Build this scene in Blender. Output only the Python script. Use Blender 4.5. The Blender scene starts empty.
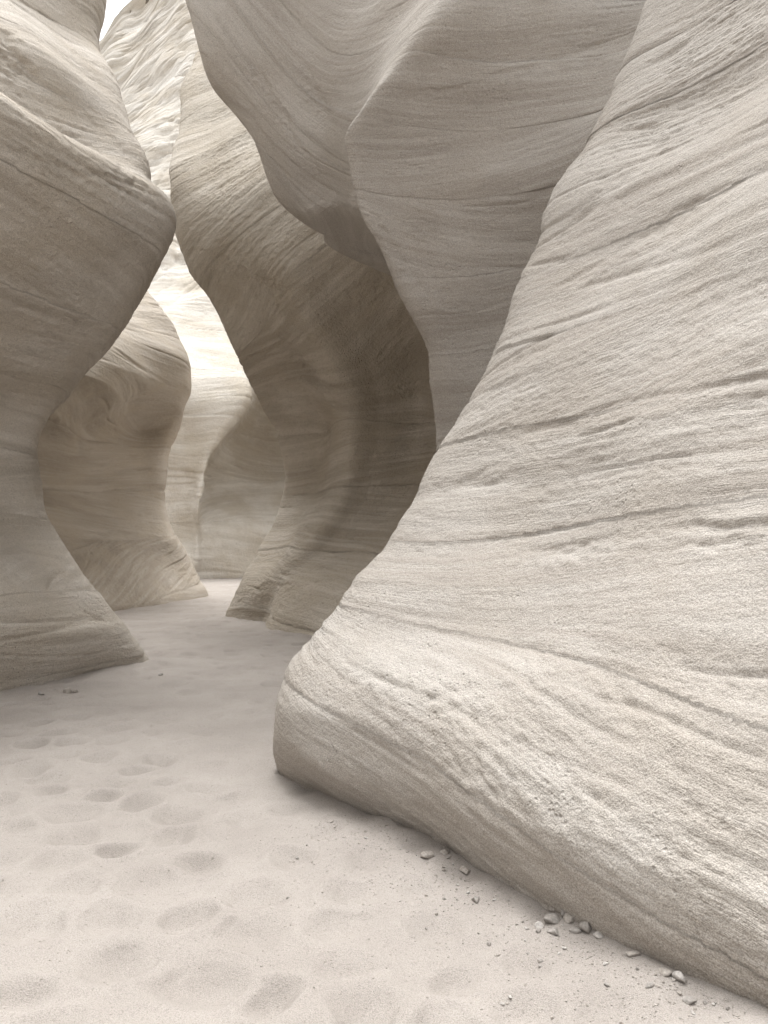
import bpy, math, random
import numpy as np

random.seed(11)
rng = np.random.default_rng(11)
C = bpy.context.scene.collection
sc = bpy.context.scene

# ------------------------------------------------------------------ camera
F, HZ, CX, CH = 800.0, 545.0, 384.0, 1.5      # focal length in pixels, horizon row, eye height


def P(px, py, d):
    """Point seen at pixel (px, py) of the photograph, d metres along the ground in front of the camera."""
    return ((px - CX) / F * d, d, CH - (py - HZ) / F * d)


cam_d = bpy.data.cameras.new("camera")
cam = bpy.data.objects.new("camera", cam_d)
C.objects.link(cam)
cam.location = (0, 0, CH)
cam.rotation_euler = (math.pi / 2, 0, 0)
cam_d.sensor_fit = 'AUTO'
cam_d.sensor_width = 36
cam_d.lens = F / 1024 * 36
cam_d.shift_y = 33 / 1024
cam_d.clip_start = 0.05
cam_d.clip_end = 2000
sc.camera = cam

# ------------------------------------------------------------------ noise
_perm = np.arange(256)
np.random.default_rng(5).shuffle(_perm)
_perm = np.concatenate([_perm, _perm, _perm])
_g = np.random.default_rng(6).normal(size=(256, 3))
_g /= np.linalg.norm(_g, axis=1)[:, None]
_g = _g.astype(np.float32)


def noise(x, y, z):
    x = np.asarray(x, np.float32); y = np.asarray(y, np.float32); z = np.asarray(z, np.float32)
    x, y, z = np.broadcast_arrays(x, y, z)
    xi = np.floor(x).astype(np.int32); yi = np.floor(y).astype(np.int32); zi = np.floor(z).astype(np.int32)
    fx = x - xi; fy = y - yi; fz = z - zi
    u = fx * fx * fx * (fx * (fx * 6 - 15) + 10)
    v = fy * fy * fy * (fy * (fy * 6 - 15) + 10)
    w = fz * fz * fz * (fz * (fz * 6 - 15) + 10)
    out = 0
    for a in (0, 1):
        wa = u if a else 1 - u
        pa = _perm[(xi + a) & 255]
        for b in (0, 1):
            wb = v if b else 1 - v
            pb = _perm[pa + ((yi + b) & 255)]
            for c in (0, 1):
                wc = w if c else 1 - w
                g = _g[_perm[pb + ((zi + c) & 255)]]
                out = out + wa * wb * wc * (g[..., 0] * (fx - a) + g[..., 1] * (fy - b) + g[..., 2] * (fz - c))
    return out * 1.5


def fbm(x, y, z, o=3, gain=.5):
    s, a, f = 0, 1.0, 1.0
    for i in range(o):
        s = s + a * noise(x * f + 17 * i, y * f + 5 * i, z * f + 9 * i)
        a *= gain; f *= 2.03
    return s


def sst(a, b, x):
    t = np.clip((x - a) / (b - a), 0, 1)
    return t * t * (3 - 2 * t)


def hash1(i):
    i = i.astype(np.int64)
    return _perm[(i * 7 + 31) & 255] / 255.0


# ------------------------------------------------------------------ curves
def pchip(x, y):
    x = np.asarray(x, float); y = np.asarray(y, float)
    h = np.diff(x); dl = np.diff(y) / h
    n = len(x); m = np.zeros(n)
    if n == 2:
        m[:] = dl[0]
    else:
        for i in range(1, n - 1):
            if dl[i - 1] * dl[i] > 0:
                w1 = 2 * h[i] + h[i - 1]; w2 = h[i] + 2 * h[i - 1]
                m[i] = (w1 + w2) / (w1 / dl[i - 1] + w2 / dl[i])
        m[0] = dl[0]; m[-1] = dl[-1]

    def f(q):
        q = np.clip(q, x[0], x[-1])
        i = np.clip(np.searchsorted(x, q) - 1, 0, n - 2)
        t = (q - x[i]) / h[i]
        return ((2 * t**3 - 3 * t**2 + 1) * y[i] + (t**3 - 2 * t**2 + t) * h[i] * m[i]
                + (-2 * t**3 + 3 * t**2) * y[i + 1] + (t**3 - t**2) * h[i] * m[i + 1])
    return f


class Feat:
    """A line that climbs the rock: plan position (x, y) as a function of height z."""
    def __init__(self, pts):
        pts = sorted(pts, key=lambda p: p[2])
        z = [p[2] for p in pts]
        for i in range(1, len(z)):
            if z[i] - z[i - 1] < .01:
                z[i] = z[i - 1] + .01
        self.fx = pchip(z, [p[0] for p in pts]); self.fy = pchip(z, [p[1] for p in pts])
        self.z0, self.z1 = z[0], z[-1]

    def __call__(self, z):
        return np.stack([self.fx(z), self.fy(z)], -1)


class Shift:
    """Another feature moved sideways in plan by offsets given per height."""
    def __init__(self, f, zs, dx, dy):
        self.f = f; self.gx = pchip(zs, dx); self.gy = pchip(zs, dy)

    def __call__(self, z):
        return self.f(z) + np.stack([self.gx(z), self.gy(z)], -1)


def px_feat(*l):
    return Feat([P(*p) for p in l])


def sheet(feats, z0, z1, step_z, step_u, vis=None, smooth=3):
    zz = np.linspace(z0, z1, 1500)
    L = np.zeros(1499)
    for f in feats:
        q = f(zz)
        L = np.maximum(L, np.sqrt((np.diff(q, axis=0)**2).sum(1) + np.diff(zz)**2))
    # limit how dense one level gets
    cum = np.concatenate([[0], np.cumsum(L)])
    n = int(cum[-1] / step_z) + 2
    z = np.interp(np.linspace(0, cum[-1], n), cum, zz)
    K = np.stack([f(z) for f in feats], 1)                      # nz, nf, 2
    d = np.sqrt((np.diff(K, axis=1)**2).sum(-1)) + .02
    T = np.concatenate([np.zeros((n, 1)), np.cumsum(np.sqrt(d), 1)], 1)
    h = np.diff(T, axis=1)[..., None]
    dl = np.diff(K, axis=1) / h
    m = np.zeros_like(K)
    m[:, 1:-1] = (dl[:, :-1] * h[:, 1:] + dl[:, 1:] * h[:, :-1]) / (h[:, 1:] + h[:, :-1])
    m[:, 0] = dl[:, 0]; m[:, -1] = dl[:, -1]
    cols = []; splits = []
    for k in range(len(feats) - 1):
        su = step_u[k] if isinstance(step_u, (list, tuple)) else step_u
        ns = max(3, int(np.quantile(d[:, k], .8) / su))
        splits.append(sum(len(c) for c in cols) if False else sum(c.shape[1] for c in cols))
        s = (np.arange(ns) / ns)[None, :, None]
        hk = h[:, k:k + 1]
        cols.append((2 * s**3 - 3 * s**2 + 1) * K[:, k:k + 1] + (s**3 - 2 * s**2 + s) * hk * m[:, k:k + 1]
                    + (-2 * s**3 + 3 * s**2) * K[:, k + 1:k + 2] + (s**3 - s**2) * hk * m[:, k + 1:k + 2])
    splits.append(sum(c.shape[1] for c in cols))
    cols.append(K[:, -1:])
    XY = np.concatenate(cols, 1)
    G = np.concatenate([XY, np.broadcast_to(z[:, None, None], XY.shape[:2] + (1,))], -1)
    for _ in range(smooth):
        H = G.copy()
        H[1:-1] = .25 * G[:-2] + .5 * G[1:-1] + .25 * G[2:]
        G = H; H = G.copy()
        H[:, 1:-1] = .25 * G[:, :-2] + .5 * G[:, 1:-1] + .25 * G[:, 2:]
        G = H
    return G, splits


def normals(G):
    du = np.gradient(G, axis=1); dv = np.gradient(G, axis=0)
    N = np.cross(du, dv)
    N /= np.linalg.norm(N, axis=-1, keepdims=True) + 1e-9
    return N


def strata_coord(X, Y, Z, seed, dip, T):
    """Bedding coordinate: gently warped height, with cross-bedded sets that dip differently."""
    w = .22 * fbm(X * .16 + seed, Y * .16, Z * .25, 2) + .05 * noise(X * .7, Y * .7 + seed, Z * .9)
    zb = Z + w + dip[0] * (X - (dip[2] if len(dip) > 2 else 0)) + dip[1] * (Y - (dip[3] if len(dip) > 3 else 0))
    q = zb / T + 40 + seed
    i = np.floor(q)
    r1 = hash1(i) - .5; r2 = hash1(i + 57) - .5
    s = zb + (r1 * .34) * X + (r2 * .34) * Y
    frac = q - i
    return s, zb, frac, i


def rock_disp(G, N, amp, scale, seed, dip=(0, 0), T=.8, rough=1.0, lump=1.0, blocky=0, beds=1.0):
    X, Y, Z = G[..., 0], G[..., 1], G[..., 2]
    k = 1 / scale
    s, zb, fr, ii = strata_coord(X * k, Y * k, Z * k, seed, dip, T)
    s = s * scale
    x, y, z, sk = X * k, Y * k, Z * k, s * k
    h = lump * .10 * fbm(x * .55 + seed, y * .55, z * .8, 2)
    # hard and soft beds standing proud or set back
    b = noise(x * .22 + seed, y * .22, sk * 2.6)
    h = h + .016 * beds * np.tanh(2.0 * b)
    b = noise(x * .35, y * .35 + seed, sk * 8.0)
    m0 = sst(-.3, .3, noise(x * .3 + 11, y * .3, z * .5 + seed))
    h = h + .009 * beds * (.3 + .7 * m0) * np.tanh(2.5 * b)
    m1 = sst(-.25, .35, noise(x * .5 + 31, y * .5, z * .7 + seed))
    b = noise(x * 1.7, y * 1.7, sk * 21.0 + seed)
    h = h + .009 * rough * (.35 + .65 * m1) * b
    b = noise(x * 4.5 + 3, y * 4.5, sk * 46.0 + seed)
    h = h + .0045 * rough * (.3 + .7 * m1) * b
    # broken notches along bedding planes
    e = np.abs(noise(x * .25 + 9, y * .25, sk * 3.3 + seed))
    pt = sst(.05, .35, noise(x * 1.1 + 3, y * 1.1, z * 2 + 7))
    h = h - .026 * beds * pt * np.exp(-(e / .035)**2)
    # crumbling, pitted beds
    cb = sst(.08, .30, noise(x * .22 + 5, y * .22, sk * 2.4 + seed))
    h = h + .0065 * rough * cb * fbm(x * 11, y * 11, sk * 30, 3, .65)
    # set boundaries
    h = h - .014 * beds * sst(-.1, .3, noise(x * .9 + 40, y * .9, z + seed)) * np.exp(-(np.minimum(fr, 1 - fr) * T / .018)**2)
    h = h + .008 * beds * (hash1(ii + 11) - .5)
    # pits and crumbs
    p = fbm(x * 9, y * 9, sk * 22, 2)
    h = h - .010 * rough * m1 * sst(.38, .75, p)
    h = h + .006 * rough * (.4 + .6 * m1) * fbm(x * 12, y * 12, z * 20, 3, .6)
    if blocky:
        q = noise(x * .8 + 2, y * .8, z * .55) + .5 * noise(x * 1.9, y * 1.9, z * 1.5 + 4)
        ck = np.exp(-(noise(x * .9 + 12, y * .9, z * .7) / .05)**2) + .6 * np.exp(-(noise(x * 2.2, y * 2.2 + 7, z * 1.6) / .06)**2)
        h = h - blocky * .16 * ck
        h = h + blocky * .25 * np.tanh(3.5 * q) + blocky * .08 * fbm(x * 4, y * 4, z * 4, 3)
    return (amp * scale) * h, s


def ledges(G, lines):
    """Broken bedding ledges and cracks cut into the rock along given courses: extra displacement."""
    Y = np.maximum(G[..., 1], .3)
    u = CX + F * G[..., 0] / Y; v = HZ - F * (G[..., 2] - CH) / Y
    h = np.zeros(u.shape)
    X, Yw, Z = G[..., 0], G[..., 1], G[..., 2]
    n1 = fbm(X * 3.1, Yw * 3.1, Z * 3.1, 3, .6); n2 = noise(X * 1.3 + 8, Yw * 1.3, Z * 1.3); n3 = fbm(X * 12, Yw * 12, Z * 18, 2, .6)
    for pts, depth, wd in lines:
        a = np.array(pts, float)
        if abs(a[-1, 0] - a[0, 0]) > abs(a[-1, 1] - a[0, 1]):
            d = v - np.interp(u, a[:, 0], a[:, 1]); lo, hi, q = a[0, 0], a[-1, 0], u
        else:
            d = np.interp(v, a[:, 1], a[:, 0]) - u; lo, hi, q = min(a[0, 1], a[-1, 1]), max(a[0, 1], a[-1, 1]), v
        d = d + 5.0 * wd / 3 * n1
        m = sst(lo - 1, lo + 25, q) * (1 - sst(hi - 25, hi + 1, q)) * (.35 + .65 * sst(-.25, .3, n2))
        w_ = np.where(d < 0, wd * .7, wd * 2.2)
        h -= .6 * depth * m * np.exp(-(d / w_)**2)
        # crumbled strip under the ledge
        h += depth * .38 * m * n3 * np.exp(-((d - 2.5 * wd) / (4 * wd))**2)
    return h


def mesh_obj(name, verts, faces4, faces3, mat, attr=None, smooth=True, origin=(0, 0, 0)):
    me = bpy.data.meshes.new(name)
    verts = np.asarray(verts, np.float32) - np.asarray(origin, np.float32)
    n4, n3 = len(faces4), len(faces3)
    me.vertices.add(len(verts)); me.vertices.foreach_set("co", verts.ravel())
    loops = np.concatenate([np.asarray(faces4, np.int32).ravel(), np.asarray(faces3, np.int32).ravel()]).astype(np.int32)
    me.loops.add(len(loops)); me.loops.foreach_set("vertex_index", loops)
    me.polygons.add(n4 + n3)
    st = np.concatenate([np.arange(n4) * 4, n4 * 4 + np.arange(n3) * 3]).astype(np.int32)
    me.polygons.foreach_set("loop_start", st)
    me.polygons.foreach_set("use_smooth", np.full(n4 + n3, smooth))
    me.update(calc_edges=True)
    me.validate()
    if attr is not None:
        a = me.attributes.new("strata", 'FLOAT', 'POINT')
        a.data.foreach_set("value", np.asarray(attr, np.float32).ravel())
    me.materials.append(mat)
    o = bpy.data.objects.new(name, me)
    o.location = origin
    C.objects.link(o)
    return o


def closed_rock(name, G, S, back, mat, origin, nb=10, drop=1.0, seam=None):
    """Close a sculpted sheet round the back with plain rock and cap its top: a solid block."""
    nz, nu = G.shape[:2]
    segs = [G]; ss = [S]
    last = G[:, -1]; first = G[:, 0]
    pts = [np.stack([np.full(nz, b[0]), np.full(nz, b[1]), last[:, 2] * drop], -1) for b in back] + [first]
    prev = last
    for i, p in enumerate(pts):
        m = nb if i < len(pts) - 1 else nb - 1
        t = (np.arange(1, m + 1) / nb)[None, :, None]
        segs.append(prev[:, None] * (1 - t) + p[:, None] * t)
        ss.append(np.repeat(last[:, 2:3], m, 1))
        prev = p
    A = np.concatenate(segs, 1); SS = np.concatenate(ss, 1)
    nz, nu = A.shape[:2]
    idx = np.arange(nz * nu).reshape(nz, nu)
    r = np.roll(idx, -1, 1)
    f4 = np.stack([idx[:-1], r[:-1], r[1:], idx[1:]], -1).reshape(-1, 4)
    top = A[-1].mean(0) * np.array([1, 1, drop]) + np.array([0, 0, .4])
    ci = nz * nu
    f3 = np.stack([idx[-1], r[-1], np.full(nu, ci)], -1)
    V = np.concatenate([A.reshape(-1, 3), top[None]])
    o = mesh_obj(name, V, f4, f3, mat, np.concatenate([SS.ravel(), [top[2]]]), origin=origin)
    if seam is not None and len(o.data.vertices) == len(V):
        vn = np.zeros(len(V) * 3, np.float32)
        o.data.vertex_normals.foreach_get("vector", vn)
        vn = vn.reshape(-1, 3)
        ids = idx[2:-2, seam[0]]
        ns = seam[1][2:-2]
        near = idx[2:-2, seam[0] + (3 if seam[0] == 0 else -3)]
        sg = np.sign((vn[near] * ns).sum(-1).mean())
        vn[ids] = ns * sg
        o.data.normals_split_custom_set_from_vertices(vn.tolist())
    return o


def lower_top(G, zc, k):
    """Unseen rim cut down on some columns to let in more sky light: heights above zc are squeezed by k."""
    G = G.copy()
    z = G[..., 2]
    G[..., 2] = np.where(z > zc, zc + (z - zc) * k[None, :], z)
    return G


def face_out(N, G, rows=None):
    """Flip the normals so that most of them look at the canyon where the photographer stands."""
    v = np.array([0, 0, CH]) - G
    if (N * v).sum(-1).mean() < 0:
        return -N
    return N


def tag(o, label, cat, group=None, kind=None):
    if label: o["label"] = label
    if cat: o["category"] = cat
    if group: o["group"] = group
    if kind: o["kind"] = kind
    return o


# ------------------------------------------------------------------ materials
def nd(nt, t, **kw):
    n = nt.nodes.new(t)
    for k, v in kw.items():
        setattr(n, k, v)
    return n


def sandstone(name, base, dark, light, k=1.0, bump=1.0, warmth=None, contrast=1.0):
    m = bpy.data.materials.new(name); m.use_nodes = True
    nt = m.node_tree; nt.nodes.clear(); L = nt.links.new
    out = nd(nt, 'ShaderNodeOutputMaterial'); bs = nd(nt, 'ShaderNodeBsdfPrincipled')
    L(bs.outputs[0], out.inputs[0])
    bs.inputs['Roughness'].default_value = .95
    bs.inputs['Specular IOR Level'].default_value = .12
    geo = nd(nt, 'ShaderNodeNewGeometry'); at = nd(nt, 'ShaderNodeAttribute', attribute_name="strata")
    sx = nd(nt, 'ShaderNodeSeparateXYZ'); L(geo.outputs['Position'], sx.inputs[0])

    def mul(a, v):
        n = nd(nt, 'ShaderNodeMath', operation='MULTIPLY'); L(a, n.inputs[0])
        if isinstance(v, (int, float)): n.inputs[1].default_value = v
        else: L(v, n.inputs[1])
        return n.outputs[0]

    def add(a, b):
        n = nd(nt, 'ShaderNodeMath', operation='ADD'); L(a, n.inputs[0]); L(b, n.inputs[1]); return n.outputs[0]

    def bed(kx, kz, detail=2.0, rough=.55):
        c = nd(nt, 'ShaderNodeCombineXYZ')
        L(mul(sx.outputs[0], kx * k), c.inputs[0]); L(mul(sx.outputs[1], kx * k), c.inputs[1])
        L(mul(at.outputs['Fac'], kz * k), c.inputs[2])
        n = nd(nt, 'ShaderNodeTexNoise'); n.inputs['Scale'].default_value = 1
        n.inputs['Detail'].default_value = detail; n.inputs['Roughness'].default_value = rough
        L(c.outputs[0], n.inputs['Vector']); return n.outputs[0]

    def iso(s, detail=2.0, rough=.6):
        n = nd(nt, 'ShaderNodeTexNoise'); n.inputs['Scale'].default_value = s * k
        n.inputs['Detail'].default_value = detail; n.inputs['Roughness'].default_value = rough
        L(geo.outputs['Position'], n.inputs['Vector']); return n.outputs[0]

    def ramp(a, p0, p1, lo=0., hi=1.):
        n = nd(nt, 'ShaderNodeMapRange'); n.interpolation_type = 'SMOOTHSTEP'
        n.inputs[1].default_value = p0; n.inputs[2].default_value = p1
        n.inputs[3].default_value = lo; n.inputs[4].default_value = hi
        L(a, n.inputs[0]); return n.outputs[0]

    b1 = bed(.25, 3.0, 3); b2 = bed(.7, 17, 3); b3 = bed(3.2, 55, 3); b4 = bed(13, 110, 2); g0 = iso(13, 3)
    g1 = iso(45, 3); g2 = iso(170, 2); g3 = iso(1.3, 4)

    def mix(fac, a, b):
        n = nd(nt, 'ShaderNodeMix', data_type='RGBA')
        L(fac, n.inputs[0])
        for v, s in ((a, n.inputs[6]), (b, n.inputs[7])):
            if isinstance(v, tuple): s.default_value = (*v, 1)
            else: L(v, s)
        return n.outputs[2]

    c = mix(ramp(b1, .36, .66), dark, base)
    c = mix(mul(ramp(b2, .42, .68), .45 * contrast), c, light)
    c = mix(mul(ramp(b3, .54, .74), .32 * contrast), c, dark)
    c = mix(mul(ramp(g3, .42, .66), .60), c, warmth or dark)
    c = mix(mul(ramp(bed(.9, 5.5, 5, .65), .52, .70), .5), c, tuple(v * .86 for v in dark))
    c = mix(mul(ramp(g1, .56, .72), .30 * contrast), c, tuple(v * .62 for v in dark))
    gr = nd(nt, 'ShaderNodeMix', data_type='RGBA', blend_type='MULTIPLY')
    gr.inputs[0].default_value = 1
    L(c, gr.inputs[6])
    gv = ramp(g2, .25, .75, .72, 1.28)
    cc = nd(nt, 'ShaderNodeCombineColor')
    for i in range(3): L(gv, cc.inputs[i])
    L(cc.outputs[0], gr.inputs[7])
    L(gr.outputs[2], bs.inputs['Base Color'])
    # relief too fine for the mesh
    vo = nd(nt, 'ShaderNodeTexVoronoi'); vo.inputs['Scale'].default_value = 26 * k
    L(geo.outputs['Position'], vo.inputs['Vector'])
    pit = mul(ramp(vo.outputs['Distance'], .05, .32, 1, 0), ramp(iso(2.2, 2), .52, .70))
    pm = ramp(iso(.9, 3), .38, .62, .25, 1.25)
    hgt = add(mul(pm, add(mul(b3, .26), mul(b4, .20))), add(mul(g1, .38), mul(g2, .16)))
    hgt = add(hgt, mul(g0, .45))
    hgt = add(hgt, mul(pit, -.35))
    hgt = add(hgt, mul(b2, .35))
    bp = nd(nt, 'ShaderNodeBump'); bp.inputs['Strength'].default_value = .75 * bump
    bp.inputs['Distance'].default_value = .035 / k
    L(hgt, bp.inputs['Height']); L(bp.outputs[0], bs.inputs['Normal'])
    return m


MAT = {  # pale, slightly yellow-grey stone
    'near': sandstone('sandstone_pale', (.455, .422, .384), (.372, .337, .299), (.525, .494, .458), 1.0, 1.0, (.405, .366, .322)),
    'buff': sandstone('sandstone_buff', (.45, .405, .35), (.36, .318, .265), (.52, .48, .43), .8, .9, (.44, .385, .315)),
    'left': sandstone('sandstone_left', (.56, .515, .46), (.43, .385, .33), (.64, .60, .545), .8, 1.0, (.47, .415, .345), 1.2),  # base lightened to make up for weak light on the left wall
    'mid': sandstone('sandstone_mid', (.53, .485, .42), (.41, .362, .30), (.61, .565, .50), .7, 1.3, (.43, .375, .30), 1.4),  # lighter base lifts the shade on the alcove buttress by colour
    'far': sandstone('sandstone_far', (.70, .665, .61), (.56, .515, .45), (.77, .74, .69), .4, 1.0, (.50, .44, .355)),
}


def sand_mat():
    m = bpy.data.materials.new('sand'); m.use_nodes = True
    nt = m.node_tree; nt.nodes.clear(); L = nt.links.new
    out = nd(nt, 'ShaderNodeOutputMaterial'); bs = nd(nt, 'ShaderNodeBsdfPrincipled')
    L(bs.outputs[0], out.inputs[0])
    bs.inputs['Roughness'].default_value = 1; bs.inputs['Specular IOR Level'].default_value = .1
    geo = nd(nt, 'ShaderNodeNewGeometry')

    def iso(s, detail=2.0, rough=.6):
        n = nd(nt, 'ShaderNodeTexNoise'); n.inputs['Scale'].default_value = s
        n.inputs['Detail'].default_value = detail; n.inputs['Roughness'].default_value = rough
        L(geo.outputs['Position'], n.inputs['Vector']); return n.outputs[0]

    def ramp(a, stops):
        n = nd(nt, 'ShaderNodeValToRGB'); L(a, n.inputs[0]); e = n.color_ramp.elements
        while len(e) < len(stops): e.new(.5)
        for q, (p, c) in zip(e, stops): q.position = p; q.color = (*c, 1)
        return n.outputs[0]

    def mixm(a, b, f, bt='MULTIPLY'):
        n = nd(nt, 'ShaderNodeMix', data_type='RGBA', blend_type=bt); n.inputs[0].default_value = f
        L(a, n.inputs[6]); L(b, n.inputs[7]); return n.outputs[2]
    c = ramp(iso(1.1, 4), [(.3, (.325, .294, .267)), (.7, (.392, .358, .327))])
    c = mixm(c, ramp(iso(240, 2), [(.3, (.66, .65, .64)), (.5, (1, 1, 1)), (.72, (1.22, 1.21, 1.2))]), .8)
    c = mixm(c, ramp(iso(75, 3), [(.26, (.55, .53, .52)), (.42, (1, 1, 1))]), .55)
    L(c, bs.inputs['Base Color'])
    a1 = nd(nt, 'ShaderNodeMath', operation='MULTIPLY_ADD'); L(iso(60, 3), a1.inputs[0]); a1.inputs[1].default_value = .55; L(iso(210, 2), a1.inputs[2])
    bp = nd(nt, 'ShaderNodeBump'); bp.inputs['Strength'].default_value = .55; bp.inputs['Distance'].default_value = .014
    L(a1.outputs[0], bp.inputs['Height']); L(bp.outputs[0], bs.inputs['Normal'])
    return m


MAT['sand'] = sand_mat()

# ------------------------------------------------------------------ right side: near slope and overhang, one folded surface
ZT = 9.0
n_in = np.array([.81, .585])
base_pts = [(1.23 + .0, 2.57)]
bp_px = [(330, 797), (405, 824), (459, 848), (520, 886), (600, 931), (690, 976), (768, 1011)]
fz = [-.4, 0, .15, .3, .5, .65, .8, 1.0, 1.2, 1.6, 2.2, 2.9, 4.0, 5.1, 7.0, ZT + .5]
s_nose = [.17, .03, -.05, -.12, -.13, -.06, .08, .33, .51, .85, 1.22, 1.66, 2.2, 2.7, 3.4, 4.4]
s_near = [.05, 0, -.02, .00, .11, .24, .38, .60, .74, 1.0, 1.32, 1.70, 2.2, 2.7, 3.4, 4.4]
feats = []


def face_feat(b, w, n=n_in):
    s = [(1 - w) * a + w * c for a, c in zip(s_nose, s_near)]
    return Feat([(b[0] + n[0] * (q - .04), b[1] + n[1] * (q - .04), z) for q, z in zip(s, fz)])


for b, nn in [((5.4, -5.0), (1, .1)), ((4.3, -2.2), (.97, .25)), ((3.3, -.3), (.88, .47)), ((2.25, 1.15), (.82, .57))]:
    feats.append(face_feat(b, 1.0, nn))
for i, (px, py) in enumerate(reversed(bp_px)):
    d = CH * F / (py - HZ)
    feats.append(face_feat(((px - CX) / F * d, d), [1, .85, .7, .5, .32, .16, .05][i]))
nose = px_feat((296, 800, 5.3), (288, 776, 5.3), (279, 762, 5.27), (275, 742, 5.24), (275, 720, 5.22), (277, 702, 5.22), (283, 683, 5.24), (293, 664, 5.28), (311, 646, 5.34), (351, 592, 5.5),
               (395, 531, 5.7), (432, 450, 5.95), (440, 440, 6.0), (474, 390, 6.12), (496, 346, 6.22), (518, 284, 6.32), (535, 245, 6.38),
               (552, 201, 6.44), (580, 150, 6.55), (607, 100, 6.6), (652, 17, 6.7), (700, -70, 6.85), (770, -230, 7.1), (800, -380, 7.2))
feats.append(nose); i_nose = len(feats) - 1
zz_ = [-.4, 1.5, 3.0, 4.2, 5.0, 6, 8, ZT + .5]
feats.append(Shift(nose, zz_, [.40, .40, .36, .26, .10, .02, -.05, -.1], [.55, .55, .50, .42, .34, .30, .28, .28]))
feats.append(Shift(nose, zz_, [1.3, 1.25, 1.1, .62, .10, -.15, -.35, -.4], [1.0, 1.0, .95, .75, .55, .50, .48, .45]))
i_valley = len(feats) - 1
bedge = px_feat((470, 760, 9.2), (450, 600, 9.0), (437, 446, 8.6), (440, 401, 8.45), (438, 357, 8.3), (424, 323, 8.15), (396, 273, 7.95), (378, 245, 7.8),
                (362, 217, 7.65), (350, 175, 7.5), (346, 139, 7.4), (362, 106, 7.25), (385, 70, 7.15), (412, 39, 7.1), (451, 0, 7.05), (490, -60, 7.1), (540, -200, 7.3), (560, -400, 7.4))
valley = feats[-1]


class Mid:
    def __init__(self, a, b, t, zs, off_x, off_y):
        self.a, self.b, self.t = a, b, t; self.gx = pchip(zs, off_x); self.gy = pchip(zs, off_y)

    def __call__(self, z):
        return self.a(z) * (1 - self.t) + self.b(z) * self.t + np.stack([self.gx(z), self.gy(z)], -1)


zm = [-.4, 2, 3.2, 4.2, 5.2, 6.2, 8, ZT + .5]
feats.append(Mid(valley, bedge, .40, zm, [0] * 8, [.25, .25, .28, .32, .26, .10, .05, 0]))
feats.append(Mid(valley, bedge, .78, zm, [0] * 8, [.10, .10, .12, .16, .14, .05, 0, 0]))
feats.append(bedge)
feats.append(px_feat((500, 760, 9.6), (485, 446, 9.2), (480, 340, 9.0), (450, 280, 8.8), (415, 245, 8.5), (395, 205, 8.4), (372, 160, 8.4), (362, 125, 8.3), (372, 80, 8.15), (392, 30, 8.05), (405, -20, 8.0), (440, -130, 8.1), (470, -400, 8.4)))
feats.append(px_feat((560, 760, 10.6), (545, 446, 10.2), (540, 350, 10.2), (500, 290, 10.0), (430, 252, 9.6), (352, 215, 9.45), (330, 170, 9.3), (312, 110, 9.2), (315, 50, 9.05), (325, 0, 8.95), (335, -100, 8.9), (350, -400, 9.1)))
feats.append(px_feat((600, 760, 11.5), (590, 446, 11.2), (585, 370, 11.2), (520, 300, 11.1), (390, 254, 10.7), (308, 222, 10.05), (282, 190, 9.85), (262, 146, 9.65), (244, 100, 9.45), (225, 50, 9.25), (215, 0, 9.15), (200, -100, 9.1), (190, -400, 9.4)))
cedge = px_feat((620, 760, 12.2), (610, 446, 12.0), (605, 385, 12.0), (530, 310, 11.8), (365, 249, 10.9), (323, 238, 10.45), (292, 217, 10.15), (266, 177, 9.95), (255, 146, 9.85),
                (234, 115, 9.7), (208, 78, 9.5), (193, 31, 9.35), (182, 0, 9.3), (162, -70, 9.3), (140, -200, 9.4), (120, -400, 9.7))
feats.append(cedge)
feats.append(Shift(cedge, [-.4, 4, 5.5, 7, ZT + .5], [.6, .6, .5, .45, .45], [.5, .5, .8, 1.0, 1.0]))
feats.append(Shift(cedge, [-.4, 4, 5.5, 7, ZT + .5], [2.2, 2.2, 2.2, 2.2, 2.2], [1.6, 1.6, 2.4, 2.8, 2.8]))

su = [.20, .12, .06, .03] + [.013] * 7 + [.014, .03, .03] + [.018, .018, .018] + [.022] * 4 + [.03, .08]
G, spl = sheet(feats, -.35, ZT, .0145, su, smooth=5)
c0 = spl[i_valley + 3] + 12                      # the overhead lobe is rounder than its guide lines
B_ = G[:, c0:].copy()
for _ in range(70):
    H = B_.copy(); H[1:-1] = .25 * B_[:-2] + .5 * B_[1:-1] + .25 * B_[2:]
    B_ = H; H = B_.copy(); H[:, 1:-1] = .25 * B_[:, :-2] + .5 * B_[:, 1:-1] + .25 * B_[:, 2:]
    B_ = H
bw = sst(0, 40, np.arange(B_.shape[1]))[None, :, None]
G[:, c0:] = G[:, c0:] * (1 - bw) + B_ * bw
# the fin's leading edge grows blunt towards the top
e0, e1 = spl[i_valley + 3] - 70, spl[i_valley + 3] + 70
B_ = G[:, e0:e1].copy()
for _ in range(260):
    H = B_.copy(); H[:, 1:-1] = .25 * B_[:, :-2] + .5 * B_[:, 1:-1] + .25 * B_[:, 2:]
    B_ = H
bw = (sst(5.2, 6.2, G[:, 0, 2])[:, None] * sst(0, 25, np.minimum(np.arange(e1 - e0), np.arange(e1 - e0)[::-1]))[None, :])[..., None]
G[:, e0:e1] = G[:, e0:e1] * (1 - bw) + B_ * bw
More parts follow.
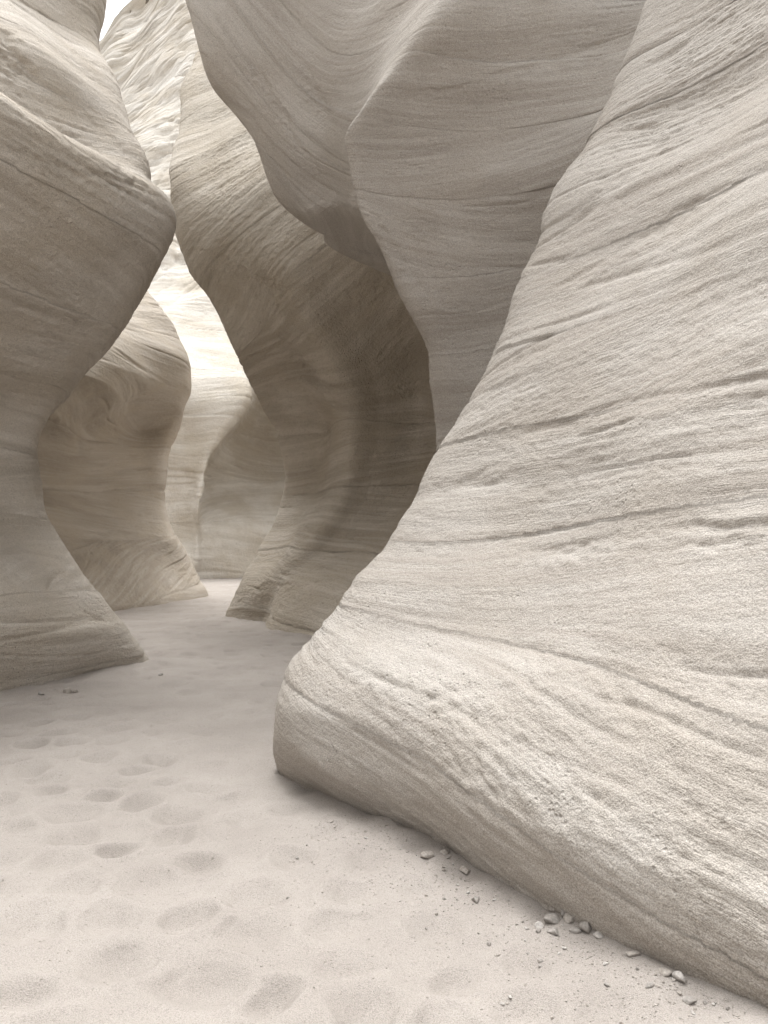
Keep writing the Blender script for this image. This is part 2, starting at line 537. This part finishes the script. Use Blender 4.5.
# high up the slope and the hollow panel run into each other without an edge
a0, a1 = spl[i_nose] - 130, spl[i_valley] + 60
r0 = int(np.argmax(G[:, 0, 2] > 3.6))
B_ = G[r0:, a0:a1].copy()
for _ in range(500):
    H = B_.copy(); H[:, 1:-1] = .25 * B_[:, :-2] + .5 * B_[:, 1:-1] + .25 * B_[:, 2:]
    B_ = H
bw = (sst(4.0, 5.4, G[r0:, 0, 2])[:, None] * sst(0, 40, np.minimum(np.arange(a1 - a0), np.arange(a1 - a0)[::-1]))[None, :])[..., None]
G[r0:, a0:a1] = G[r0:, a0:a1] * (1 - bw) + B_ * bw
N = face_out(normals(G), G)
dcol = np.interp(np.arange(G.shape[1]), [spl[i_nose], spl[i_valley + 1], spl[i_valley + 3], spl[i_valley + 5], spl[i_valley + 6]], [-.02, -.02, .1, .8, 1.0])[None, :]
wz = (1 - sst(.7, 1.5, G[..., 2])) * np.interp(np.arange(G.shape[1]), [spl[i_nose], spl[i_valley]], [1, 0])[None, :]
wcol = np.interp(np.arange(G.shape[1]), [spl[i_nose], spl[i_valley + 1], spl[i_valley + 3]], [1, .45, .4])[None, :]
dsp, S = rock_disp(G, N, .9, 1.0, 3.3, (dcol + .13 * wz, .015 - .17 * wz, .2, 4.0), .62, beds=wcol * .8 * (.35 + .65 * sst(.4, 1.3, G[..., 2])), rough=wcol)
ic = spl[i_valley]
colw = sst(ic - 30, ic, np.arange(G.shape[1]))[None, :]
dA = ledges(G, [([(490, 548), (560, 540), (620, 530), (690, 522), (900, 530)], .035, 4),
                ([(400, 548), (460, 552), (540, 545), (640, 548), (780, 540)], .016, 2.5),
                ([(318, 648), (370, 672), (430, 700), (520, 740), (640, 790), (800, 868)], .020, 3),
                ([(420, 705), (500, 690), (580, 672), (640, 668)], .016, 3),
                ([(520, 668), (590, 690), (650, 712), (720, 742), (900, 800)], .026, 3.5),
                ([(545, 292), (610, 258), (680, 214), (780, 168), (860, 120)], .030, 3),
                ([(500, 366), (580, 340), (680, 305), (780, 262), (900, 200)], .022, 3),
                ([(540, 250), (600, 200), (680, 140), (800, 40)], .018, 3),
                ([(450, 450), (540, 425), (660, 395), (780, 372), (900, 340)], .018, 2.5),
                ([(440, 500), (520, 485), (640, 470), (800, 455)], .012, 2),
                ([(300, 715), (340, 760), (400, 800), (470, 850)], .014, 4),
                ([(360, 700), (430, 760), (520, 820), (640, 890), (760, 950)], .012, 3)])
dB = ledges(G, [([(352, 178), (378, 222), (408, 268), (432, 306)], .018, 3),
                ([(366, 150), (400, 190), (440, 240), (470, 290)], .010, 5),
                ([(412, 92), (479, 82), (574, 50), (640, 12)], .020, 3),
                ([(250, 50), (278, 105), (308, 158), (338, 205)], .028, 3),
                ([(276, 5), (300, 55), (326, 108), (345, 150)], .022, 3),
                ([(214, 30), (240, 90), (272, 150), (300, 200)], .020, 3)])
dsp = dsp + dA * (1 - colw) + dB * colw
G2 = G + N * dsp[..., None]
G2 = lower_top(G2, 5.9, np.interp(np.arange(G.shape[1]), [0, spl[i_nose] - 60, spl[i_valley] + 40], [.2, .45, 1]))  # out-of-frame rim lowered so more sky reaches the shaded walls
cut = spl[i_valley]
NS = face_out(normals(G2), G2)[:, cut]
nearA = closed_rock('sandstone_buttress', G2[:, :cut + 1], S[:, :cut + 1], [(11, 9.5), (13, -5)], MAT['near'], (1.6, 4.6, 0), drop=.8, seam=(cut, NS))
tag(nearA, 'pale sloping sandstone buttress filling the right side, rounded nose resting on the sand', 'rock wall', 'sandstone walls of the slot canyon')
overB = closed_rock('overhanging_buttress', G2[:, cut:], S[:, cut:], [(11, 13), (11, 9.5)], MAT['near'], (1.5, 8.5, 0), seam=(0, NS))
tag(overB, 'overhanging sandstone fin with a smooth hollow panel, jutting from above over the dark alcove', 'rock wall', 'sandstone walls of the slot canyon')

# ------------------------------------------------------------------ D: middle buttress on the right
dsil = px_feat((222, 640, 17), (225, 616, 17), (239, 583, 17), (258, 546, 17.3), (279, 503, 17.6), (284, 471, 17.6), (277, 433, 17.2), (262, 410, 16.8),
               (234, 353, 15.8), (211, 307, 15.3), (188, 268, 15.0), (175, 230, 14.85), (171, 195, 14.8), (172, 150, 15.7), (178, 123, 16.5), (185, 82, 17.8),
               (194, 50, 19.0), (205, 0, 21), (225, -80, 24))
dm = px_feat((240, 640, 16.1), (244, 619, 16.1), (255, 590, 15.9), (284, 545, 16.4), (312, 490, 17.0), (316, 430, 16.7), (298, 385, 15.9), (275, 345, 14.6), (248, 290, 14.1), (225, 230, 13.8),
             (218, 170, 14.5), (225, 110, 15.9), (238, 50, 17.6), (250, -60, 21))
rib = px_feat((258, 640, 15.7), (263, 626, 15.6), (277, 588, 15.2), (303, 550, 14.8), (345, 485, 14.8), (352, 414, 14.6), (333, 370, 14.1), (310, 320, 13.4), (285, 260, 13.0),
              (272, 190, 13.2), (275, 120, 14.6), (280, 40, 16.6), (285, -80, 20))
d2 = px_feat((266, 650, 14.4), (271, 632, 14.4), (290, 588, 14.5), (328, 550, 14.6), (372, 485, 14.9), (382, 414, 14.85), (370, 360, 14.3), (345, 300, 13.3), (318, 240, 12.7), (310, 180, 12.9), (312, 90, 14.4), (315, -80, 18))
d3 = px_feat((300, 650, 13.2), (309, 636, 13.2), (330, 592, 13.5), (362, 550, 14.1), (408, 485, 14.8), (420, 420, 15.0), (418, 360, 14.5), (402, 300, 13.1), (385, 240, 12.2), (375, 160, 11.9), (375, -80, 12.6))
d4 = px_feat((370, 670, 11.6), (400, 600, 11.7), (450, 500, 12.6), (470, 414, 13.0), (468, 340, 12.8), (455, 280, 12.0), (440, 220, 11.4), (435, 100, 11.2), (430, -80, 11.8))
d5 = px_feat((480, 680, 10.2), (520, 560, 10.4), (560, 414, 11.0), (560, 280, 10.8), (540, 100, 10.6), (540, -80, 11))
fD = [Shift(dsil, [-.5, 13], [3.6, 3.6], [4.5, 4.5]), Shift(dsil, [-.5, 13], [.9, .9], [1.6, 1.6]), dsil, dm, rib, d2, d3, d4, d5]
G, _ = sheet(fD, -.3, 13.0, .026, [.2, .08, .03, .03, .03, .03, .04, .06], smooth=3)
N = face_out(normals(G), G)
dsp, S = rock_disp(G, N, .85, 1.5, 9.1, (-.45 * sst(3.5, 6.5, G[..., 2]), -.02, -2.5), .8, beds=.6)
dsp = dsp + ledges(G, [([(300, 372), (350, 388), (400, 384), (445, 378)], .05, 2.5), ([(262, 330), (290, 350), (318, 372), (335, 395)], .06, 3),
                        ([(185, 245), (215, 255), (250, 275), (300, 300)], .05, 3), ([(190, 175), (215, 160), (245, 142), (275, 120)], .04, 3),
                        ([(200, 200), (230, 180), (262, 166)], .04, 2.5), ([(290, 450), (340, 446), (400, 450), (440, 445)], .03, 2),
                        ([(290, 510), (340, 512), (400, 515)], .03, 2), ([(240, 596), (270, 585), (310, 590), (350, 580)], .04, 2)])
butD = closed_rock('alcove_buttress', G + N * dsp[..., None], S, [(9, 10.5), (9, 21)], MAT['mid'], (-1.6, 14.5, 0))
tag(butD, 'bulging middle buttress between the overhang and the bright gap, with a flared two-lobed foot', 'rock wall', 'sandstone walls of the slot canyon')

# ------------------------------------------------------------------ L: left near buttress
lsil = px_feat((156, 690, 10.0), (152, 667, 10.0), (141, 645, 9.95), (127, 624, 9.9), (107, 600, 9.9), (82, 571, 9.9), (61, 546, 9.95), (47, 525, 10.0), (39, 493, 10.15), (37, 455, 10.2), (45, 419, 10.2),
               (66, 392, 10.1), (98, 353, 10.0), (119, 331, 9.85), (137, 300, 9.7), (155, 268, 9.5), (166, 240, 9.4), (170, 215, 9.4), (165, 202, 9.42), (155, 192, 9.5), (143, 182, 9.62),
               (141, 163, 9.85), (134, 138, 10.05), (126, 108, 10.25), (117, 82, 10.45), (105, 62, 10.7), (97, 45, 10.9), (96, 22, 11.0), (100, 0, 11.1), (106, -60, 11.4), (100, -200, 12))
zl = [-.4, 0, .3, .55, .9, 1.3, 1.8, 2.4, 3.3, 4.3, 5.0, 5.45, 5.75, 6.1, 7.0, 8.0, 9.5, 12.5]


def Lcol(t, out, dr=(-.43, -.90)):
    n = (.90, -.43)
    return Shift(lsil, zl, [dr[0] * t + n[0] * o for o in out], [dr[1] * t + n[1] * o for o in out])


fL = [Shift(lsil, zl, [-4.5] * 18, [4.0] * 18), Shift(lsil, zl, [-.8] * 18, [1.3] * 18), lsil,
      Lcol(.7, [.02, .02, .12, .20, .20, .15, .08, .02, .05, .08, .12, .14, .04, -.16, .05, .05, 0, 0]),
      Lcol(1.5, [.02, .02, .17, .32, .46, .44, .26, .06, .05, .10, .16, .18, .04, -.26, .05, .10, .05, 0]),
      Lcol(2.5, [0, 0, .16, .31, .56, .92, .62, .12, .02, .05, .14, .16, .06, -.28, -.20, .15, .1, 0]),
      Lcol(3.8, [0, 0, .16, .31, .56, .95, .85, .28, .05, 0, .1, .1, 0, -.25, -.2, .15, .1, 0]),
      Lcol(6.0, [-.1] * 18), Lcol(9.0, [-.1] * 18, (-.40, -.92)), Lcol(14, [0] * 18, (-.36, -.94))]
G, splL = sheet(fL, -.3, 10.0, .019, [.2, .06, .02, .02, .02, .025, .05, .12, .2], smooth=2)
N = face_out(normals(G), G)
dsp, S = rock_disp(G, N, .9, 1.15, 21.7, (.02, .02), .7, beds=.7)
dsp = dsp + ledges(G, [([(2, 22), (14, 48), (26, 72), (42, 92)], .22, 5), ([(0, 96), (40, 118), (90, 150), (142, 184)], .03, 3),
                        ([(28, 128), (40, 138), (58, 148)], .06, 2.5), ([(0, 150), (40, 158), (90, 172), (135, 182), (168, 205)], .05, 3),
                        ([(0, 40), (50, 90), (100, 130), (140, 175)], .03, 3), ([(70, 600), (95, 618), (120, 622)], .04, 2),
                        ([(0, 585), (20, 578), (40, 590)], .03, 3), ([(0, 642), (50, 646), (110, 638)], .02, 2.5)])
butL = closed_rock('undercut_buttress', lower_top(G + N * dsp[..., None], 7.0, np.interp(np.arange(G.shape[1]), [splL[2], splL[4], splL[5], splL[6]], [1, .85, .4, .2])), S, [(-14, -4), (-14, 14)], MAT['left'], (-4.2, 8.6, 0))
tag(butL, 'left sandstone wall with a jutting lip above a deeply undercut waist and a wedge-shaped foot', 'rock wall', 'sandstone walls of the slot canyon')

# ------------------------------------------------------------------ F: left middle buttress
fsil = px_feat((206, 615, 23.5), (203, 596, 23.5), (191, 575, 23.2), (176, 546, 23), (164, 522, 23.6), (159, 493, 23.9), (162, 460, 23.8), (170, 435, 23.2), (182, 408, 21.7), (190, 382, 21.0),
               (189, 361, 20.9), (178, 338, 21.4), (163, 314, 21.6), (149, 293, 22), (120, 255, 23), (90, 210, 24), (70, 130, 25))
fm = px_feat((166, 625, 20.6), (165, 606, 20.6), (158, 575, 21.4), (146, 540, 22.4), (138, 480, 23.2), (140, 430, 23.1), (147, 398, 20.4), (150, 380, 19.4), (146, 345, 19.5), (130, 315, 20.5), (100, 260, 21.8), (80, 150, 23.5))
fl = px_feat((120, 630, 18.3), (120, 611, 18.3), (112, 575, 19.2), (100, 540, 20.6), (92, 480, 21.8), (93, 434, 21.2), (97, 396, 18.2), (100, 380, 17.2), (96, 345, 17.4), (84, 310, 18.7), (60, 250, 20), (40, 130, 22))
ff = px_feat((40, 640, 15.4), (38, 610, 15.4), (20, 540, 17.4), (14, 480, 18.6), (14, 434, 18.0), (20, 398, 15.8), (20, 370, 15.3), (10, 310, 15.8), (-20, 200, 17.5), (-30, 130, 18.5))
f0 = px_feat((-160, 640, 13.5), (-160, 400, 13.5), (-200, 130, 16))
fF = [Shift(fsil, [-.5, 14], [-6, -6], [5, 5]), Shift(fsil, [-.5, 14], [-.7, -.7], [2.0, 2.0]), fsil, fm, fl, ff, f0]
G, _ = sheet(fF, -.3, 9.2, .03, [.3, .1, .035, .035, .06, .15], smooth=3)
N = face_out(normals(G), G)
dsp, S = rock_disp(G, N, .8, 1.7, 33.2, (.02, -.02), .8)
butF = closed_rock('mushroom_buttress', G + N * dsp[..., None], S, [(-16, 14), (-16, 28)], MAT['buff'], (-6.5, 20.5, 0))
tag(butF, 'mushroom-shaped sandstone buttress behind the left wall, bulging cap over a shaded scooped waist', 'rock wall', 'sandstone walls of the slot canyon')

# ------------------------------------------------------------------ E: far cliff
def ecol(px, dbase, prof):
    return Feat([((px - CX) / F * dbase * 1.0 + 0 * z, dbase + o, z) for z, o in prof])


prof = [(-1, 0), (0, 0), (1.2, .9), (2, 1.2), (4, 1.3), (5.6, .9), (6.2, 1.2), (8, .9), (10, 2.4), (12, 5), (15, 8), (20, 12), (26, 15), (34, 20), (44, 25), (60, 32)]
rec = [(-1, 0), (0, 0), (1.2, .8), (2, 1.2), (3, 2.4), (4, 3.8), (6.0, 5.5), (7, 5.4), (8.2, 4.2), (9.4, 1.8), (12, 5), (15, 8), (20, 12), (26, 15), (34, 20), (44, 25), (60, 32)]
fwd = [(z, o - (1.2 if z < 9 else 0)) for z, o in rec]
rim = [(-1, 0), (0, 0), (1.2, .5), (2, .8), (4, .5), (6.0, .6), (6.4, 1.2), (8, 1.7)] + prof[8:]
def P2(px, z, d):
    return ((px - CX) / F * d, d, z)


fE = [ecol(-700, 30, prof), ecol(-120, 33, prof), ecol(60, 34, prof), ecol(150, 34.5, prof), ecol(186, 34.8, prof),
      Feat([P2(197, -1, 35), P2(197, 2.5, 35.6), P2(203, 4.5, 35.5), P2(222, 6.5, 35.6), P2(247, 8.3, 36), P2(238, 10, 37.5), P2(225, 12, 40), P2(214, 20, 47), P2(205, 34, 55), P2(200, 60, 67)]),
      Feat([P2(203, -1, 35.2), P2(203, 2.2, 36.3), P2(207, 4.5, 39), P2(226, 6.5, 39.4), P2(251, 8.4, 38.5), P2(250, 10, 38.5), P2(240, 12, 41), P2(230, 20, 48), P2(220, 34, 56), P2(215, 60, 68)]),
      ecol(262, 36.8, rec), ecol(285, 36.5, rec), ecol(300, 35.0, fwd), ecol(360, 33, fwd), ecol(600, 30, prof), ecol(1300, 28, prof)]
G, _ = sheet(fE, -.8, 58, .075, [1.0, .4, .12, .06, .05, .05, .05, .06, .08, .15, .5, 1.0], smooth=1)
N = face_out(normals(G), G)
d1, S = rock_disp(G, N, .9, 2.6, 51.0, (.03, .0), .9, lump=1.2)
d2_, _s = rock_disp(G, N, .8, 3.2, 63.0, (0, 0), .9, blocky=.45)
wb = sst(11, 20, G[..., 2])
G2 = G + N * (d1 * (1 - wb) + d2_ * wb)[..., None]
# the skyline drops towards the left
topz = 44.5 + np.clip((G2[..., 0] + 20.5), -10, 16) * 1.3 + 2.0 * noise(G2[..., 0] * .3, 0, 3)
kz = (topz - 12) / 46.
G2[..., 2] = np.where(G2[..., 2] > 12, 12 + (G2[..., 2] - 12) * kz, G2[..., 2])
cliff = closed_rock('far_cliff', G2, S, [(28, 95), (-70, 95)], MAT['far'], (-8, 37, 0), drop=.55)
tag(cliff, 'bright pale cliff closing the canyon beyond the gap, broken blocks towards its skyline', 'cliff', 'sandstone walls of the slot canyon')

# ------------------------------------------------------------------ sand
r2 = np.random.default_rng(4)
pits = []
tries = 0
while len(pits) < 1000 and tries < 20000:
    tries += 1
    y = 1.6 * (24 / 1.6) ** r2.random()
    x = r2.uniform(-.62, .42) * y
    rr = r2.uniform(.75, 1.2)
    if all((x - q[0])**2 + ((y - q[1]) * 1.0)**2 < 0 or (x - q[0])**2 + (y - q[1])**2 > (.25 * (1 + .01 * y))**2 for q in pits):
        pits.append((x, y, r2.uniform(.095, .155) * rr, r2.uniform(.11, .18) * rr, r2.normal(0, .6), r2.uniform(.045, .075) * (1 + .16 * min(8, max(0, y - 3.5)))))


def sand_height(X, Y):
    h = .035 * noise(X * .5, Y * .5, 0) + .026 * noise(X * 1.6, Y * 1.6, 4) + .013 * noise(X * 5, Y * 5, 8) + .003 * noise(X * 14, Y * 14, 3)
    # bank against the foot of the near slope
    dx, dy = X - 1.23, Y - 2.57
    dist = -(dx * .81 + dy * .585)
    h = h + .025 * np.exp(-np.clip(dist, 0, 9) / .22) * sst(1.0, 2.0, Y) * (1 - sst(5.2, 6.2, Y))
    # bank against the left foot
    dl = (X + 2.9) * .90 - (Y - 10) * .43
    h = h + .05 * np.exp(-np.clip(dl, 0, 9) / .3) * (1 - sst(10, 11, Y))
    fade = 1 - .6 * sst(.0, 1.0, 1 - np.clip(dist, 0, 1))
    P_ = np.zeros_like(h)
    wx = X + .03 * noise(X * 6, Y * 6, 1); wy = Y + .03 * noise(X * 6 + 9, Y * 6, 5)
    for (px, py, a, b, th, dp) in pits:
        msk = (np.abs(X - px) < .5) & (np.abs(Y - py) < .5)
        if not msk.any(): continue
        ux = wx[msk] - px; uy = wy[msk] - py
        c, s_ = math.cos(th), math.sin(th)
        u = (c * ux + s_ * uy) / a; v = (-s_ * ux + c * uy) / b
        q = np.sqrt(u * u + v * v)
        bowl = -dp * np.exp(-(q / .66)**2 * (1 + .35 * np.clip(v, -1, 1))) + dp * .28 * np.exp(-((q - 1.15) / .3)**2)
        P_[msk] = np.where(np.abs(bowl) > np.abs(P_[msk]) * .6, .75 * bowl + .4 * P_[msk], P_[msk] + .35 * bowl)
    return h + P_ * fade


def axis_(inner0, inner1, step, outer, growth=1.12):
    a = list(np.arange(inner0, inner1, step))
    s = step; v = inner0; lo = []
    while v > -outer:
        s *= growth; v -= s; lo.append(v)
    s = step; v = a[-1]; hi = []
    while v < outer:
        s *= growth; v += s; hi.append(v)
    return np.array(lo[::-1] + a + hi)


xs = axis_(-4.2, 1.7, .0155, 320)
ys = [1.5]
while ys[-1] < 320:
    ys.append(ys[-1] + max(.0135, .0042 * ys[-1]) * (1 if ys[-1] < 40 else 8))
lo = []; v = 1.5; s = .0135
while v > -320:
    s *= 1.15; v -= s; lo.append(v)
ys = np.array(lo[::-1] + ys)
XX, YY = np.meshgrid(xs, ys)
ZZ = sand_height(XX, YY)
idx = np.arange(XX.size).reshape(XX.shape)
f4 = np.stack([idx[:-1, :-1], idx[:-1, 1:], idx[1:, 1:], idx[1:, :-1]], -1).reshape(-1, 4)
ground = mesh_obj('ground', np.stack([XX, YY, ZZ], -1).reshape(-1, 3), f4, np.zeros((0, 3), np.int32), MAT['sand'])
tag(ground, 'pale dry sand canyon floor covered in soft footprints', 'ground', kind='structure')


def gz(x, y):
    return float(sand_height(np.array([[x]], float), np.array([[y]], float))[0, 0])


# ------------------------------------------------------------------ stones
def stone_mat(name, c):
    m = bpy.data.materials.new(name); m.use_nodes = True
    nt = m.node_tree; bs = nt.nodes['Principled BSDF']
    bs.inputs['Roughness'].default_value = .9; bs.inputs['Specular IOR Level'].default_value = .2
    tc = nd(nt, 'ShaderNodeTexCoord'); n = nd(nt, 'ShaderNodeTexNoise'); n.inputs['Scale'].default_value = 90; n.inputs['Detail'].default_value = 4
    nt.links.new(tc.outputs['Object'], n.inputs['Vector'])
    r = nd(nt, 'ShaderNodeValToRGB'); r.color_ramp.elements[0].color = (*[v * .7 for v in c], 1); r.color_ramp.elements[1].color = (*[v * 1.2 for v in c], 1)
    r.color_ramp.elements[0].position = .3; r.color_ramp.elements[1].position = .7
    nt.links.new(n.outputs[0], r.inputs[0]); nt.links.new(r.outputs[0], bs.inputs['Base Color'])
    b = nd(nt, 'ShaderNodeBump'); b.inputs['Strength'].default_value = .6; b.inputs['Distance'].default_value = .004
    nt.links.new(n.outputs[0], b.inputs['Height']); nt.links.new(b.outputs[0], bs.inputs['Normal'])
    return m


SM = {'grey': stone_mat('stone_grey', (.32, .295, .27)), 'buff': stone_mat('stone_buff', (.37, .335, .30)), 'pale': stone_mat('stone_pale', (.46, .43, .40))}
import bmesh


def ico(sub):
    bm = bmesh.new(); bmesh.ops.create_icosphere(bm, subdivisions=sub, radius=1)
    v = np.array([p.co[:] for p in bm.verts]); f = np.array([[q.index for q in p.verts] for p in bm.faces]); bm.free()
    return v, f


IV, IF = ico(3)


def stone_shape(seed, r, flat):
    v = IV.copy()
    rs = np.random.default_rng(seed)
    # flatten against a few random planes for broken faces
    for _ in range(9):
        n = rs.normal(size=3); n /= np.linalg.norm(n); dd = rs.uniform(.4, .8)
        e = v @ n - dd
        v = v - np.where(e > 0, e, 0)[:, None] * n * .95
    v = v * (1 + .06 * noise(v[:, 0] * 2.5 + seed, v[:, 1] * 2.5, v[:, 2] * 2.5))[:, None]
    return v * np.array([r * rs.uniform(.85, 1.3), r * rs.uniform(.75, 1.05), r * flat])


def stone(seed, x, y, r, flat, mat, label, group, sink=.3):
    o = mesh_obj('stone', stone_shape(seed, r, flat), np.zeros((0, 4), np.int32), IF, SM[mat])
    o.location = (x, y, gz(x, y) + r * flat * (1 - 2 * sink) * .85)
    o.rotation_euler = (random.uniform(-.2, .2), random.uniform(-.2, .2), random.uniform(0, 6.3))
    tag(o, label, 'stone', group)
    return o


def gp(px, py):
    d = CH * F / (py - HZ)
    return (px - CX) / F * d, d


GR = 'loose stones on the sand'
named = [
    (476, 895, .026, .6, 'grey', 'lone rounded grey stone on open sand away from the foot of the slope'),
    (437, 853, .032, .55, 'buff', 'flat buff stone at the slope foot, left half of the farthest pair'),
    (453, 851, .024, .6, 'buff', 'small buff stone touching the slope foot beside a flat one'),
    (474, 864, .030, .45, 'buff', 'low half-buried buff stone against the slope between the far pair and the stone heap'),
    (562, 916, .032, .8, 'grey', 'largest dark grey stone at the left end of the stone heap'),
    (561, 905, .020, .8, 'buff', 'small stone perched behind the largest grey one of the heap'),
    (572, 912, .021, .8, 'grey', 'small grey stone wedged in the left of the heap'),
    (580, 918, .026, .8, 'buff', 'squat buff stone in the middle of the stone heap'),
    (589, 918, .024, .8, 'grey', 'grey stone right of the middle of the stone heap'),
    (596, 927, .031, .95, 'grey', 'angular upright grey stone at the right end of the stone heap'),
    (584, 926, .020, .45, 'grey', 'thin grey slab lying in front of the stone heap'),
    (562, 928, .026, .5, 'grey', 'flat grey stone lying below the left end of the heap'),
    (548, 921, .017, .9, 'pale', 'pale little stone just left of the stone heap'),
    (607, 933, .017, .7, 'pale', 'whitish stone just right of the stone heap'),
    (640, 953, .030, .4, 'buff', 'low buff stone half buried between the heap and the white stone'),
    (689, 979, .026, .7, 'pale', 'bright whitish stone touching the slope foot near the picture corner'),
    (690, 1000, .019, .9, 'grey', 'round grey pebble on sand just in front of the whitish stone'),
    (673, 974, .020, .5, 'buff', 'low buff stone left of the bright whitish stone'),
    (658, 986, .014, .6, 'grey', 'small grey chip on sand left of the round pebble'),
    (549, 950, .013, .5, 'grey', 'dark chip lying on open sand below the heap'),
]
for i, (px, py, r, fl_, mt, lb) in enumerate(named):
    x, y = gp(px, py + 3)
    if py < 990 and px != 476: x -= .81 * .05; y -= .585 * .05
    stone(100 + i, x, y, r * 1.2, fl_, mt, lb, GR, .36)
for i, (px, py, r, mt, lb) in enumerate([(41, 695, .04, 'grey', 'dark rounded stone at the foot of the left wall'),
                                         (68, 691, .06, 'buff', 'buff stone tucked under the left wall foot'),
                                         (75, 690, .045, 'buff', 'smaller stone beside the buff one under the left wall foot'),
                                         (161, 676, .03, 'grey', 'small dark stone just right of the left wall tip')]):
    x, y = gp(px, py + 2)
    stone(300 + i, x, y, r, .6, mt, lb, GR, .25)
# small chips scattered along the foot of the near slope
bl = [gp(*p) for p in bp_px]
for i in range(95):
    q = random.uniform(.6, len(bl) - 1.02); k = int(q); t = q - k
    x = bl[k][0] * (1 - t) + bl[k + 1][0] * t; y = bl[k][1] * (1 - t) + bl[k + 1][1] * t
    off = .09 + random.expovariate(1 / .22)
    x -= .81 * off; y -= .585 * off
    stone(500 + i, x, y, random.uniform(.005, .011) * (1.3 if random.random() < .2 else 1), random.uniform(.5, .8), random.choice(['grey', 'buff', 'buff', 'pale']),
          'tiny stone chip scattered on the sand along the foot of the near slope', 'stone chips along the slope foot')

# grit strewn over the sand, too many to count
TV, TF = ico(1)
GV, GF = [], []
rg = np.random.default_rng(8)
ng = 2600
for i in range(ng):
    if i % 2:
        q = rg.uniform(.4, len(bl) - 1.02); k = int(q); t = q - k
        x = bl[k][0] * (1 - t) + bl[k + 1][0] * t; y = bl[k][1] * (1 - t) + bl[k + 1][1] * t
        off = .07 + rg.exponential(.28); x -= .81 * off; y -= .585 * off
    else:
        y = 2.2 * 4.2 ** rg.random(); x = rg.uniform(-.52, .5) * y
        if x > 1.23 - (y - 2.57) * .72: continue
    r = rg.uniform(.0012, .0034) * (1 + .12 * y)
    v = TV * rg.uniform(.5, 1.25, size=(len(TV), 1)) * r * np.array([1.2, 1, .7]) + np.array([x, y, 0])
    GF.append(TF + len(GV) * len(TV)); GV.append(v)
cx = np.array([v[:, 0].mean() for v in GV]); cy = np.array([v[:, 1].mean() for v in GV])
hz = sand_height(cx[None], cy[None])[0]
for v, h in zip(GV, hz): v[:, 2] += h + .001
grit = mesh_obj('grit', np.concatenate(GV), np.zeros((0, 4), np.int32), np.concatenate(GF), SM['buff'], smooth=False)
tag(grit, 'fine dark grit strewn over the pale sand', 'grit', kind='stuff')

# ------------------------------------------------------------------ light
w = bpy.data.worlds.new("World"); sc.world = w; w.use_nodes = True
nt = w.node_tree; nt.nodes.clear()
out = nd(nt, 'ShaderNodeOutputWorld'); bg = nd(nt, 'ShaderNodeBackground'); sky = nd(nt, 'ShaderNodeTexSky')
sky.sky_type = 'NISHITA'; sky.sun_disc = False
EL, AZ = math.radians(70), math.radians(352)           # sun height and compass direction (clockwise from the view direction)
sky.sun_elevation = EL; sky.sun_rotation = AZ
sky.dust_density = 8; sky.air_density = 2
hs = nd(nt, 'ShaderNodeHueSaturation'); hs.inputs['Saturation'].default_value = .0
nt.links.new(sky.outputs[0], hs.inputs['Color']); nt.links.new(hs.outputs[0], bg.inputs[0])
bg.inputs[1].default_value = .15
nt.links.new(bg.outputs[0], out.inputs[0])
sd = bpy.data.lights.new('sun', 'SUN'); so = bpy.data.objects.new('sun', sd); C.objects.link(so)
sd.energy = 0.5; sd.angle = math.radians(60); sd.color = (1, .985, .96)
from mathutils import Vector
dirv = Vector((math.sin(AZ) * math.cos(EL), math.cos(AZ) * math.cos(EL), math.sin(EL)))
so.rotation_euler = dirv.to_track_quat('Z', 'Y').to_euler()
so.location = (0, 0, 60)

sc.view_settings.view_transform = 'Standard'; sc.view_settings.look = 'None'
sc.view_settings.gamma = 1; sc.view_settings.use_curve_mapping = False
sc.view_settings.exposure = 1.18
sc.render.engine = 'CYCLES'
sc.cycles.max_bounces = 12; sc.cycles.diffuse_bounces = 10
sc.cycles.use_denoising = True
